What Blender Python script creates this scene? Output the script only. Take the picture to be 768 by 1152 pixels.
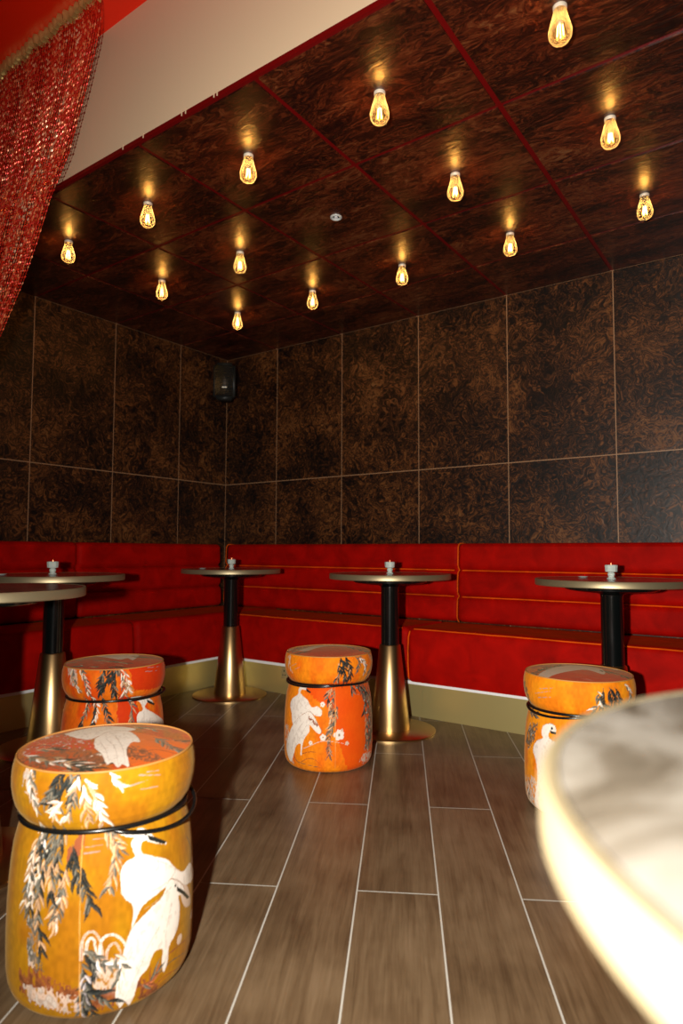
import bpy, bmesh, math, random
import numpy as np
from mathutils import Vector, Matrix

for _o in list(bpy.data.objects): bpy.data.objects.remove(_o)
scene = bpy.context.scene
COL = scene.collection
PI = math.pi

# ------------------------------------------------------------------ camera
YAW, PITCH, ROLL, HC = .619, .061, .004, .87
FW = Vector((-math.sin(YAW)*math.cos(PITCH), math.cos(YAW)*math.cos(PITCH), math.sin(PITCH)))
RT0 = Vector((math.cos(YAW), math.sin(YAW), 0)); UP0 = RT0.cross(FW)
RT = RT0*math.cos(ROLL) + UP0*math.sin(ROLL); UP = -RT0*math.sin(ROLL) + UP0*math.cos(ROLL)
cd = bpy.data.cameras.new('camera'); cam = bpy.data.objects.new('camera', cd); COL.objects.link(cam)
mw = Matrix((RT, UP, -FW)).transposed().to_4x4(); mw.translation = (0, 0, HC); cam.matrix_world = mw
cd.sensor_fit = 'VERTICAL'; cd.sensor_height = 36; cd.sensor_width = 24; cd.lens = 731.3/1152*36
cd.clip_start = .02
cd.dof.use_dof = True; cd.dof.focus_distance = 2.3; cd.dof.aperture_fstop = 3.0
scene.camera = cam

# ------------------------------------------------------------------ world, flash, exposure
w = bpy.data.worlds.new('world'); scene.world = w; w.use_nodes = True
w.node_tree.nodes['Background'].inputs[0].default_value = (1, .8, .7, 1)
w.node_tree.nodes['Background'].inputs[1].default_value = .003
FLASH = 400.0
ld = bpy.data.lights.new('camera_flash', 'SPOT'); ld.shadow_soft_size = .022; ld.energy = FLASH
ld.spot_size = math.radians(128); ld.spot_blend = 1.0; ld.color = (1, .95, .86)
fl = bpy.data.objects.new('camera_flash', ld); COL.objects.link(fl)
fd = (FW + RT*.30 - UP*.02).normalized()          # the flash head points a little right of the lens
fl.rotation_euler = fd.to_track_quat('-Z', 'Y').to_euler(); fl.scale = (.86, 1, 1); fl.location = Vector((0, 0, HC)) - RT*.21 + UP*.02 - FW*.09
scene.view_settings.view_transform = 'Standard'; scene.view_settings.look = 'None'
scene.view_settings.gamma = 1; scene.view_settings.use_curve_mapping = False
scene.view_settings.exposure = 0

# ------------------------------------------------------------------ materials
def srgb(r, g, b):
    f = lambda c: (c/255/12.92) if c/255 <= .04045 else ((c/255+.055)/1.055)**2.4
    return (f(r), f(g), f(b), 1)
def mat(name, col=(.5,.5,.5,1), rough=.5, metal=0, **kw):
    m = bpy.data.materials.new(name); m.use_nodes = True
    b = m.node_tree.nodes['Principled BSDF']
    b.inputs['Base Color'].default_value = col; b.inputs['Roughness'].default_value = rough
    b.inputs['Metallic'].default_value = metal
    for k, v in kw.items(): b.inputs[k.replace('_', ' ')].default_value = v
    return m
class NT:
    def __init__(s, m): s.t = m.node_tree; s.b = s.t.nodes['Principled BSDF']
    def n(s, typ, ins=None, **kw):
        x = s.t.nodes.new(typ)
        for k, v in kw.items(): setattr(x, k, v)
        for k, v in (ins or {}).items():
            if isinstance(v, bpy.types.NodeSocket): s.t.links.new(v, x.inputs[k])
            else: x.inputs[k].default_value = v
        return x
    def l(s, a, b): s.t.links.new(a, b)
    def ramp(s, fac, stops):
        r = s.n('ShaderNodeValToRGB', {0: fac}); e = r.color_ramp.elements
        while len(e) < len(stops): e.new(.5)
        for q, (p, c) in zip(e, stops): q.position = p; q.color = c
        return r.outputs[0]
    def bump(s, h, strength=.3, dist=.002):
        b = s.n('ShaderNodeBump', {'Height': h, 'Strength': strength, 'Distance': dist}); s.l(b.outputs[0], s.b.inputs['Normal'])

def burl(name, stops, rough, bumpk, scale, vein=.085, stretch=None, coat=0):
    m = mat(name, rough=rough); k = NT(m)
    a = k.n('ShaderNodeAttribute', attribute_name='tc').outputs['Vector']
    if stretch: a = k.n('ShaderNodeMapping', {'Vector': a, 'Scale': stretch}).outputs[0]
    n1 = k.n('ShaderNodeTexNoise', {'Vector': a, 'Scale': 2.6*scale, 'Detail': 3., 'Roughness': .6})
    s1 = k.n('ShaderNodeVectorMath', {0: n1.outputs['Color'], 1: (.9/scale, .9/scale, .9/scale)}, operation='MULTIPLY')
    ad = k.n('ShaderNodeVectorMath', {0: a, 1: s1.outputs[0]}, operation='ADD')
    n2 = k.n('ShaderNodeTexNoise', {'Vector': ad.outputs[0], 'Scale': 4.5*scale, 'Detail': 3., 'Roughness': .55, 'Distortion': 1.6})
    mul = k.n('ShaderNodeMath', {0: n2.outputs[0], 1: 62.}, operation='MULTIPLY')
    sn = k.n('ShaderNodeMath', {0: mul.outputs[0]}, operation='SINE')
    n3 = k.n('ShaderNodeTexNoise', {'Vector': ad.outputs[0], 'Scale': 14*scale, 'Detail': 6., 'Roughness': .7, 'Distortion': 1.2})
    n4 = k.n('ShaderNodeTexNoise', {'Vector': a, 'Scale': 3.2, 'Detail': 2.})
    v1 = k.n('ShaderNodeMath', {0: sn.outputs[0], 1: vein}, operation='MULTIPLY')
    v2 = k.n('ShaderNodeMath', {0: v1.outputs[0], 1: n3.outputs[0]}, operation='ADD')
    v3 = k.n('ShaderNodeMath', {0: n4.outputs[0], 1: .5, 2: -.25}, operation='MULTIPLY_ADD')
    v4 = k.n('ShaderNodeMath', {0: v2.outputs[0], 1: v3.outputs[0]}, operation='ADD')
    k.l(k.ramp(v4.outputs[0], stops), k.b.inputs['Base Color'])
    nb = k.n('ShaderNodeTexNoise', {'Vector': ad.outputs[0], 'Scale': 9*scale, 'Detail': 2., 'Distortion': .8})
    k.bump(nb.outputs[0], bumpk, .01)
    k.b.inputs['Specular IOR Level'].default_value = .35 if scale > 1 else .9
    k.b.inputs['Coat Weight'].default_value = coat; k.b.inputs['Coat Roughness'].default_value = .12
    return m
M = {}
M['wall'] = burl('burl_veneer_wall', [(.3, (.002,.001,.0006,1)), (.43, (.012,.004,.0015,1)), (.55, (.048,.015,.004,1)), (.68, (.145,.05,.012,1)), (.82, (.17,.075,.025,1))], .46, .15, 1.25, .11)
M['ceil'] = burl('burl_veneer_ceiling', [(.3, (.004,.0015,.001,1)), (.45, (.022,.005,.002,1)), (.58, (.095,.016,.0045,1)), (.72, (.16,.055,.018,1)), (.85, (.2,.10,.045,1))], .31, .2, 1.0, .05, (.8, 2.1, 1))
M['redpaint'] = mat('red_gloss_paint', (.14,.002,.002,1), .35)
M['redceil'] = mat('red_ceiling_paint', (1,.02,.0,1), .3)
M['groove'] = mat('wall_joint_strip', (.38,.21,.11,1), .4)
M['dark'] = mat('dark_backing', (.01,.006,.004,1), .6)
M['cream'] = mat('cream_paint', (.80,.62,.40,1), .6)
M['grout'] = mat('pale_grout', (.55,.52,.46,1), .7)
M['white'] = mat('white_lip', (.9,.89,.9,1), .5)
def plank():
    m = mat('wood_look_tile', rough=.38); k = NT(m)
    a = k.n('ShaderNodeAttribute', attribute_name='tc').outputs['Vector']
    mp = k.n('ShaderNodeMapping', {'Vector': a, 'Scale': (1.6, 22, 1)})
    n1 = k.n('ShaderNodeTexNoise', {'Vector': mp.outputs[0], 'Scale': 2., 'Detail': 8., 'Roughness': .65, 'Distortion': .7})
    n2 = k.n('ShaderNodeTexNoise', {'Vector': a, 'Scale': 5., 'Detail': 4.})
    mp3 = k.n('ShaderNodeMapping', {'Vector': a, 'Scale': (6, 150, 1)})
    n3 = k.n('ShaderNodeTexNoise', {'Vector': mp3.outputs[0], 'Scale': 1.5, 'Detail': 3.})
    x = k.n('ShaderNodeMath', {0: n1.outputs[0], 1: n2.outputs[0]}, operation='ADD')
    y = k.n('ShaderNodeMath', {0: n3.outputs[0], 1: .45, 2: -.22}, operation='MULTIPLY_ADD')
    x2 = k.n('ShaderNodeMath', {0: x.outputs[0], 1: y.outputs[0]}, operation='ADD')
    h = k.n('ShaderNodeMath', {0: x2.outputs[0], 1: .5}, operation='MULTIPLY')
    k.l(k.ramp(h.outputs[0], [(.3, (.06,.034,.016,1)), (.46, (.125,.078,.040,1)), (.58, (.175,.115,.062,1)), (.75, (.23,.155,.09,1))]), k.b.inputs['Base Color'])
    k.bump(n1.outputs[0], .12, .002)
    return m
M['plank'] = plank()
def velvet(name, col, sheen, sw):
    m = mat(name, col, .65, **{'Sheen_Weight': sw, 'Sheen_Roughness': .35, 'Sheen_Tint': sheen, 'Specular_IOR_Level': .05}); k = NT(m)
    tc = k.n('ShaderNodeTexCoord').outputs['Object']
    n = k.n('ShaderNodeTexNoise', {'Vector': tc, 'Scale': 9., 'Detail': 5., 'Distortion': .6})
    c0 = tuple(x*.72 for x in col[:3])+(1,); c1 = tuple(min(1, x*1.2) for x in col[:3])+(1,)
    k.l(k.ramp(n.outputs[0], [(.3, c0), (.7, c1)]), k.b.inputs['Base Color'])
    n2 = k.n('ShaderNodeTexNoise', {'Vector': tc, 'Scale': 700., 'Detail': 2.}); k.bump(n2.outputs[0], .25, .001)
    return m
M['velvet'] = velvet('red_velvet', (.36,.0028,.0008,1), (1,.15,.01,1), .06)
M['seamfuzz_lit'] = velvet('piping_and_ridge_light', (.80,.10,.004,1), (1,.35,.04,1), .3)  # end piping; the orange also paints light caught on the channel ridges
def brushed(name, col, rough, aniso=.6, axis='Z'):
    m = mat(name, col, rough, 1, Anisotropic=aniso); k = NT(m)
    tc = k.n('ShaderNodeTexCoord').outputs['Object']
    sc = (3, 3, 260) if axis == 'Z' else (260, 3, 3)
    mp = k.n('ShaderNodeMapping', {'Vector': tc, 'Scale': sc})
    n = k.n('ShaderNodeTexNoise', {'Vector': mp.outputs[0], 'Scale': 3., 'Detail': 3.})
    rr = k.n('ShaderNodeMath', {0: n.outputs[0], 1: .03, 2: rough-.015}, operation='MULTIPLY_ADD')
    k.l(rr.outputs[0], k.b.inputs['Roughness'])
    return m
M['brass'] = brushed('brushed_brass', (.56,.36,.16,1), .31, 0)
M['rim'] = brushed('brass_rim', (.36,.29,.17,1), .44, 0)
M['rim'].node_tree.nodes['Principled BSDF'].inputs['Metallic'].default_value = .75
M['kick'] = brushed('brass_kickplate', (.62,.52,.22,1), .40, 0)
k = NT(M['kick']); k.b.inputs['Metallic'].default_value = .7
M['blackmetal'] = mat('black_metal', (.003,.004,.004,1), .16, .0, Specular_IOR_Level=.5)
M['blackwire'] = mat('black_wire', (.006,.006,.006,1), .25)
M['plastic'] = mat('black_plastic', (.012,.014,.013,1), .5)
M['goldtape'] = mat('gold_braid', (.6,.38,.12,1), .4, .6)
def marble():
    m = mat('grey_marble', rough=.2); k = NT(m)
    tc = k.n('ShaderNodeTexCoord').outputs['Object']
    n1 = k.n('ShaderNodeTexNoise', {'Vector': tc, 'Scale': 7.5, 'Detail': 8., 'Roughness': .62, 'Distortion': 1.3})
    k.l(k.ramp(n1.outputs[0], [(.3, (.03,.023,.015,1)), (.43, (.085,.07,.052,1)), (.55, (.155,.138,.115,1)), (.75, (.22,.20,.175,1))]), k.b.inputs['Base Color'])
    return m
M['marble'] = marble()
def thin_glass(name, tint, mixf):
    m = bpy.data.materials.new(name); m.use_nodes = True; t = m.node_tree; t.nodes.clear()
    o = t.nodes.new('ShaderNodeOutputMaterial'); tr = t.nodes.new('ShaderNodeBsdfTransparent'); tr.inputs[0].default_value = tint
    g = t.nodes.new('ShaderNodeBsdfGlossy'); g.inputs['Roughness'].default_value = .08
    lw = t.nodes.new('ShaderNodeLayerWeight'); lw.inputs[0].default_value = mixf
    mx = t.nodes.new('ShaderNodeMixShader'); t.links.new(lw.outputs['Fresnel'], mx.inputs[0])
    t.links.new(tr.outputs[0], mx.inputs[1]); t.links.new(g.outputs[0], mx.inputs[2]); t.links.new(mx.outputs[0], o.inputs[0])
    return m
def bulb_glass():
    m = thin_glass('amber_bulb_glass', (1,.80,.45,1), .4); t = m.node_tree
    o = [n for n in t.nodes if n.type == 'OUTPUT_MATERIAL'][0]; src = o.inputs[0].links[0].from_socket
    tl = t.nodes.new('ShaderNodeBsdfTranslucent'); tl.inputs[0].default_value = (1,.85,.6,1)
    lw = t.nodes.new('ShaderNodeLayerWeight'); lw.inputs[0].default_value = .5
    mr = t.nodes.new('ShaderNodeMapRange'); mr.inputs[3].default_value = .04; mr.inputs[4].default_value = .5; t.links.new(lw.outputs['Facing'], mr.inputs[0])
    mx = t.nodes.new('ShaderNodeMixShader'); t.links.new(mr.outputs[0], mx.inputs[0]); t.links.new(src, mx.inputs[1]); t.links.new(tl.outputs[0], mx.inputs[2])
    t.links.new(mx.outputs[0], o.inputs[0]); return m
M['bulbglass'] = bulb_glass()
M['cupglass'] = mat('cut_glass', (.80,.88,.82,1), .12, 0, Transmission_Weight=.45, IOR=1.5)
M['wax'] = mat('candle_wax', (.75,.68,.6,1), .6)
def emis(name, col, s):
    m = mat(name, (0,0,0,1)); b = m.node_tree.nodes['Principled BSDF']
    b.inputs['Emission Color'].default_value = col; b.inputs['Emission Strength'].default_value = s; return m
M['filament'] = emis('glowing_filament', (1,.66,.26,1), 16)
M['flame'] = emis('candle_flame', (1,.35,.14,1), 3)
M['cap'] = mat('bulb_cap', (.85,.74,.6,1), .4, .2)
M['silver'] = mat('silver_trim', (.75,.8,.78,1), .4, .3)
M['hole'] = mat('socket_hole', (.004,.004,.004,1), .6)
M['socketplate'] = mat('brass_socket_plate', (.42,.32,.15,1), .4, .3)
def chainmat():
    m = mat('red_chain', (.6,.03,.012,1), .32, .35); k = NT(m)
    a = k.n('ShaderNodeAttribute', attribute_name='rnd').outputs['Fac']
    k.l(k.ramp(a, [(0, (.60,.012,.006,1)), (.5, (.8,.045,.014,1)), (.70, (1,.26,.10,1)), (1, (1,.68,.45,1))]), k.b.inputs['Base Color'])  # pale tan stops paint highlights onto random links
    return m
M['chain'] = chainmat()
def printmat():
    m = mat('printed_velvet', rough=.7, **{'Sheen_Weight': .12, 'Sheen_Roughness': .4, 'Sheen_Tint': (1,.75,.4,1), 'Specular_IOR_Level': .1}); k = NT(m)
    a = k.n('ShaderNodeAttribute', attribute_name='print').outputs['Color']
    k.l(a, k.b.inputs['Base Color'])
    tc = k.n('ShaderNodeTexCoord').outputs['Object']
    n2 = k.n('ShaderNodeTexNoise', {'Vector': tc, 'Scale': 22., 'Detail': 6., 'Distortion': .5}); k.bump(n2.outputs[0], .25, .006)
    return m
M['print'] = printmat()

# ------------------------------------------------------------------ object helpers
def tag(o, label=None, cat=None, group=None, kind=None):
    if label: o['label'] = label
    if cat: o['category'] = cat
    if group: o['group'] = group
    if kind: o['kind'] = kind
    return o
def empty(name, loc=(0,0,0), rz=0):
    o = bpy.data.objects.new(name, None); o.empty_display_size = .05; COL.objects.link(o); o.location = loc; o.rotation_euler = (0, 0, rz); return o
def obj_from(name, verts, faces, m, parent=None, smooth=False, attrs=None, loc=None, sharp=None):
    me = bpy.data.meshes.new(name); me.from_pydata([tuple(v) for v in verts], [], [tuple(f) for f in faces])
    ms = m if isinstance(m, (list, tuple)) else [m]
    for x in ms: me.materials.append(x)
    if smooth:
        me.polygons.foreach_set('use_smooth', [True]*len(me.polygons))
        if sharp: me.set_sharp_from_angle(angle=math.radians(sharp))
    o = bpy.data.objects.new(name, me); COL.objects.link(o)
    for an, (ty, data) in (attrs or {}).items():
        at = me.attributes.new(an, ty, 'POINT')
        at.data.foreach_set({'FLOAT_VECTOR':'vector','FLOAT':'value','FLOAT_COLOR':'color'}[ty], np.asarray(data, dtype=np.float32).ravel())
    me.update()
    if parent: o.parent = parent
    if loc: o.location = loc
    return o
class MB:
    """collects shapes for ONE mesh"""
    def __init__(s): s.v = []; s.f = []; s.tc = []
    def box(s, a, b, tcoff=None):
        x0, y0, z0 = a; x1, y1, z1 = b; n = len(s.v)
        vs = [(x0,y0,z0),(x1,y0,z0),(x1,y1,z0),(x0,y1,z0),(x0,y0,z1),(x1,y0,z1),(x1,y1,z1),(x0,y1,z1)]
        s.v += vs; s.f += [tuple(n+i for i in q) for q in ((0,3,2,1),(4,5,6,7),(0,1,5,4),(1,2,6,5),(2,3,7,6),(3,0,4,7))]
        o = tcoff or (0,0,0); s.tc += [(v[0]+o[0], v[1]+o[1], v[2]+o[2]) for v in vs]
    def build(s, name, m, parent=None, **kw):
        at = {'tc': ('FLOAT_VECTOR', s.tc)} if len(s.tc) == len(s.v) else None
        return obj_from(name, s.v, s.f, m, parent, attrs=at, **kw)
def lathe(name, prof, m, parent=None, n=64, smooth=True, sharp=40, loc=None):
    v, f = [], []
    for (r, z) in prof:
        for i in range(n):
            a = 2*PI*i/n; v.append((r*math.cos(a), r*math.sin(a), z))
    for j in range(len(prof)-1):
        for i in range(n):
            k = (i+1) % n
            f.append((j*n+i, j*n+k, (j+1)*n+k, (j+1)*n+i))
    if prof[0][0] > 1e-5: f.append(tuple(range(n))[::-1])
    if prof[-1][0] > 1e-5: f.append(tuple((len(prof)-1)*n+i for i in range(n)))
    return obj_from(name, v, f, m, parent, smooth, loc=loc, sharp=sharp)
def tube(name, pts, r, m, parent=None, n=10, closed=False):
    pts = [Vector(p) for p in pts]; v, f = [], []; N = len(pts)
    for i, p in enumerate(pts):
        a = pts[(i-1) % N] if closed or i else p; b = pts[(i+1) % N] if closed or i < N-1 else p
        t = (b-a).normalized(); ref = Vector((0,0,1)) if abs(t.z) < .9 else Vector((1,0,0))
        u_ = t.cross(ref).normalized(); w_ = t.cross(u_)
        for k in range(n):
            q = 2*PI*k/n; v.append(p + (u_*math.cos(q)+w_*math.sin(q))*r)
    for i in range(N if closed else N-1):
        for k in range(n):
            f.append((i*n+k, ((i+1) % N)*n+k, ((i+1) % N)*n+(k+1) % n, i*n+(k+1) % n))
    if not closed: f.append(tuple(range(n))); f.append(tuple((N-1)*n+k for k in range(n))[::-1])
    return obj_from(name, v, f, m, parent, True, sharp=60)
def copy_tree(o, parent=None):
    c = o.copy(); COL.objects.link(c); c.parent = parent
    if parent: c.matrix_parent_inverse = o.matrix_parent_inverse
    for ch in list(o.children): copy_tree(ch, c)
    return c
def struct(o): o['kind'] = 'structure'; return o

# ------------------------------------------------------------------ the room
XC, YW, ZC, ZM = -3.67, 3.591, 2.369, 1.385      # left wall, back wall, lowered ceiling, panel joint
XR, YE, ZU = 1.75, 1.445, 2.925                  # right end, bulkhead, upper ceiling
Y0 = -1.0
rnd = random.Random(4)
off = lambda: (rnd.uniform(-40,40), rnd.uniform(-40,40), rnd.uniform(-40,40))

# floor: grout slab with wood-look plank tiles laid 30 degrees to the walls
th = math.radians(120.13); D = Vector((math.cos(th), math.sin(th), 0)); N = Vector((D.y, -D.x, 0))
bm = bmesh.new(); lay = bm.verts.layers.float_vector.new('tc')
PW, PL, G = .2075, 1.15, .0022
for c in range(-22, 26):
    n0 = -.325 + PW*c
    for j in range(-6, 7):
        s0 = (1.725 if c % 2 == 1 else 2.297) + PL*j - PL
        cx_, cy_ = (N*(n0+PW/2) + D*(s0+PL/2)).xy
        if not (XC-1.2 < cx_ < XR+1.2 and Y0-1.2 < cy_ < YW+1.2): continue
        o_ = off(); vs = []
        for (a, b) in ((G, G), (PW-G, G), (PW-G, PL-G), (G, PL-G)):
            p_ = N*(n0+a) + D*(s0+b)
            q = bm.verts.new((p_.x, p_.y, 0)); q[lay] = (b+o_[0], a+o_[1], o_[2]); vs.append(q)
        bm.faces.new(vs)
for co, no in (((XC,0,0),(1,0,0)), ((XR,0,0),(-1,0,0)), ((0,Y0,0),(0,1,0)), ((0,YW,0),(0,-1,0))):
    bmesh.ops.bisect_plane(bm, geom=bm.verts[:]+bm.edges[:]+bm.faces[:], plane_co=co, plane_no=no, clear_inner=True)
bmesh.ops.recalc_face_normals(bm, faces=bm.faces[:])
for f_ in bm.faces:
    if f_.normal.z < 0: f_.normal_flip()
for f_ in bm.faces: f_.material_index = 1
n_ = len(bm.verts)
g_ = [bm.verts.new(q) for q in ((XC,Y0,-.0015),(XR,Y0,-.0015),(XR,YW,-.0015),(XC,YW,-.0015))]; bm.faces.new(g_).material_index = 0
g2 = [bm.verts.new(q) for q in ((XC,Y0,-.08),(XR,Y0,-.08),(XR,YW,-.08),(XC,YW,-.08))]; bm.faces.new(g2[::-1]).material_index = 0
me = bpy.data.meshes.new('floor'); bm.to_mesh(me); bm.free(); me.materials.append(M['grout']); me.materials.append(M['plank'])
fo = bpy.data.objects.new('floor', me); COL.objects.link(fo); struct(fo)

# back wall: veneer panels over a pale joint strip
XS = [XC, -3.147, -2.559, -1.963, -1.378, -.79, -.202, .386, .974, 1.562, XR]
b = MB(); b.box((XC-.1, YW+.0008, 0), (XR, YW+.1, ZU)); wb = struct(b.build('wall_back', M['groove']))
b = MB(); g = .0024
for i in range(len(XS)-1):
    for z0, z1 in ((.19, ZM), (ZM, ZC+.005)):
        b.box((XS[i]+g, YW, z0+g), (XS[i+1]-g, YW+.0012, z1-g), off())
struct(b.build('wall_panelling', M['wall'], wb))
# left wall
YS = [Y0, -.2, .31, .88, 1.445, 2.015, 2.572, 3.122, YW]
b = MB(); b.box((XC-.1, Y0, 0), (XC-.0008, YW, ZU)); wl = struct(b.build('wall_left', M['groove']))
b = MB()
for i in range(len(YS)-1):
    for z0, z1 in ((.19, ZM), (ZM, ZC+.005)):
        b.box((XC-.0012, YS[i]+g, z0+g), (XC, YS[i+1]-g, z1-g), off())
struct(b.build('wall_panelling', M['wall'], wl))
# lowered ceiling: red board, burl panels below it, red gaps between
b = MB(); b.box((XC, YE, ZC+.006), (XR, YW, ZC+.024)); ce = struct(b.build('ceiling', M['redpaint']))
YG = [YE+.012, 2.015, 2.572, 3.122, YW]
b = MB(); g = .010
for i in range(len(XS)-1):
    for j in range(4):
        b.box((XS[i]+g, YG[j]+(g if j else 0), ZC), (XS[i+1]-g, YG[j+1]-g, ZC+.007), off())
struct(b.build('ceiling_panelling', M['ceil'], ce))
# cream bulkhead above the red edge
b = MB(); b.box((XC, YE+.01, ZC+.024), (XR, YE+.1, ZU)); struct(b.build('wall_front', M['cream']))
# small fixing clips along the red edge
b = MB()
for x in (-2.05, -1.93, -1.72, -1.70, -1.56, -1.545):
    b.box((x, YE-.002, ZC+.012), (x+.004, YE+.011, ZC+.031))
tr = struct(b.build('trim_3', M['cream']))
# upper red ceiling
b = MB(); b.box((XC, Y0, ZU), (XR, YE+.1, ZU+.05)); struct(b.build('ceiling', M['redceil']))

# brass kick plates with white lip (the box under each bench)
b = MB(); b.box((-3.155, 3.088, 0), (-1.672, YW-.002, .170)); b.box((-1.670, 3.085, 0), (XR, YW-.002, .170)); struct(b.build('baseboard_back', M['kick']))
b = MB(); b.box((XC+.002, Y0, 0), (-3.155, 3.3, .170)); struct(b.build('baseboard_left', M['kick']))
b = MB(); b.box((-3.15, 3.070, .170), (XR, YW-.002, .187)); struct(b.build('trim_1', M['white']))
b = MB(); b.box((XC+.002, Y0, .170), (-3.137, 3.3, .187)); struct(b.build('trim_2', M['white']))

# ------------------------------------------------------------------ banquettes
def loft(name, prof, L, end, m, place, rr=.03, edge=(True, True), n=7):
    """prof: closed outline [(d,z,nx,nz)] with outward normals; swept along length L; rounded ends"""
    st = []
    for i in range(n):
        a = i/(n-1)*PI/2; st.append((rr*(1-math.cos(a)) if edge[0] else rr*i/(n-1), rr*(1-math.sin(a)) if edge[0] else 0))
    K = max(2, int(L/.06))
    for i in range(1, K): st.append((rr+(L-2*rr)*i/K, 0))
    for i in range(n):
        a = (1-i/(n-1))*PI/2; st.append((L-rr*(1-math.cos(a)) if edge[1] else L-rr*(1-i/(n-1)), rr*(1-math.sin(a)) if edge[1] else 0))
    v, f = [], []; P = len(prof)
    for s_, ins in st:
        for (d, z, a, c) in prof:
            q = (s_, d-a*ins, z-c*ins); v.append(place(*q))
    for i in range(len(st)-1):
        for k in range(P):
            f.append((i*P+k, i*P+(k+1) % P, (i+1)*P+(k+1) % P, (i+1)*P+k))
    f.append(tuple(range(P))[::-1]); f.append(tuple((len(st)-1)*P+k for k in range(P)))
    o = obj_from(name, v, f, m, None, True, sharp=70)
    bm = bmesh.new(); bm.from_mesh(o.data); bmesh.ops.recalc_face_normals(bm, faces=bm.faces[:]); bm.to_mesh(o.data); bm.free()
    return o
def with_normals(pts, fixed):
    out = []; n = len(pts)
    for i, (d, z) in enumerate(pts):
        a = pts[i-1]; c = pts[(i+1) % n]; t = Vector((c[0]-a[0], c[1]-a[1])).normalized()
        nx, nz = t.y, -t.x
        if fixed(d, z): nx = nz = 0
        out.append((d, z, nx, nz))
    return out
def back_profile(ext=0):
    pts = [(.004, .4715), (.10, .4715)]
    zs = [.474, .618, .768, .915]; D0 = [.135, .128, .120]
    for c in range(3):
        for i in range(11):
            t = i/10; z = zs[c]+(zs[c+1]-zs[c])*t
            bul = (max(0, 1-abs(2*t-1)**4.5))**.6*.024
            if c == 2 and t > .6: bul = .024
            pts.append((D0[c]+ext+bul-(.006*t), z if not (c == 2 and t > .9) else z-.006))
    pts = pts[:-1]
    zt = .918; dt = pts[-1][0]
    for a in (20, 45, 70, 90): pts.append((dt-.03+.03*math.cos(math.radians(a)), zt-.03+.033*math.sin(math.radians(a))))
    pts += [(.06, zt+.002), (.004, zt-.004)]
    return with_normals(pts, lambda d, z: d < .01)
def seat_profile(depth, z0=.188, z1=.470):
    pts = [(.13, z0), (depth-.012, z0)]
    for i in range(1, 9): t = i/9; pts.append((depth-.012+.014*math.sin(PI*t)**.5, z0+(z1-.035-z0)*t))
    for a in (0, 15, 30, 45, 60, 75, 90): pts.append((depth-.040+.034*math.cos(math.radians(a)), z1-.036+.036*math.sin(math.radians(a))))
    for i in range(1, 6): pts.append((depth-.04-(depth-.17)*i/5, z1-.004*(i/5)))
    return with_normals(pts, lambda d, z: d < .14)
def seat(x0, x1, depth, label, edge, side='back', dz=0):
    pl = (lambda s, d, z: (x0+s, YW-d, z)) if side == 'back' else (lambda s, d, z: (XC+d, x0+s, z))
    t = empty('banquette', pl((x1-x0)/2, .3, 0)); t['label'] = label; tag(t, label, 'bench')
    o = loft('seat', seat_profile(depth, z1=.470+dz), x1-x0, None, M['velvet'], pl, .035, edge)
    o.parent = t; o.matrix_parent_inverse = Matrix.Translation(-t.location); return o
def back(x0, x1, ext, seat_, edge, side='back'):
    pl = (lambda s, d, z: (x0+s, YW-d, z)) if side == 'back' else (lambda s, d, z: (XC+d, x0+s, z))
    o = loft('backrest', back_profile(ext), x1-x0, None, M['velvet'], pl, .028, edge)
    o.parent = seat_.parent; o.matrix_parent_inverse = seat_.matrix_parent_inverse.copy(); return o
def attach(o, par):
    o.parent = par
def edge_piping(parent, x, ext, side='back'):
    """fuzzy orange pile line down the end of a back section"""
    pr = back_profile(ext)[2:-1]
    pts = [((x, YW-d-.0015, z) if side == 'back' else (XC+d+.0015, x, z)) for d, z, a, c in pr]
    attach(tube('edge_piping', pts, .0035, M['seamfuzz_lit']), parent)
def ridge_highlight(parent, x0, x1, zs, ds, side='back'):  # orange tubes stand in for pile catching light along the channel tops
    for z, d in zip(zs, ds):
        n = max(2, int((x1-x0)/.05))
        pts = [((x0+(x1-x0)*i/n, YW-d, z+rnd.uniform(-.0006,.0006)) if side == 'back' else (XC+d, x0+(x1-x0)*i/n, z+rnd.uniform(-.0006,.0006))) for i in range(n+1)]
        attach(tube('ridge_highlight', pts, .0035, M['seamfuzz_lit'], n=6), parent)
s1 = seat(-3.105, -1.742, .541, 'red velvet banquette along the back wall, between the far corner and the joint', (False, True))
s2 = seat(-1.738, XR-.01, .555, 'brightest red velvet banquette on the back wall, behind the right hand table', (True, False))
s3 = seat(Y0, 2.362, .560, 'dark red velvet banquette on the left wall, nearest section, cut by the left edge', (False, True), 'left')
s4 = seat(2.368, YW-.01, .560, 'short shadowed red velvet banquette on the left wall, running into the far corner', (True, False), 'left')
b1 = back(-3.51, -1.632, 0, s1, (True, True))
b2 = back(-1.626, XR-.01, .02, s2, (True, False))
b3 = back(Y0, 2.252, 0, s3, (False, True), 'left')
b4 = back(2.258, 3.425, 0, s4, (True, True), 'left')
for b_, x0, x1, e in ((b1, -3.49, -1.66, 0), (b2, -1.60, XR-.03, .02)):
    ridge_highlight(b_, x0, x1, (.766, .616), (.131+e, .137+e))
edge_piping(b2, -1.622, .02); edge_piping(b1, -3.508, 0)
for s_, x0, x1, dpt in ((s1, -3.08, -1.78, .541), (s2, -1.70, XR-.03, .555)):
    n = 40; attach(tube('edge_piping', [(x0+(x1-x0)*i/n, YW-dpt+.016, .463+rnd.uniform(-.001,.001)) for i in range(n+1)], .0034, M['seamfuzz_lit'], n=6), s_)
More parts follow.
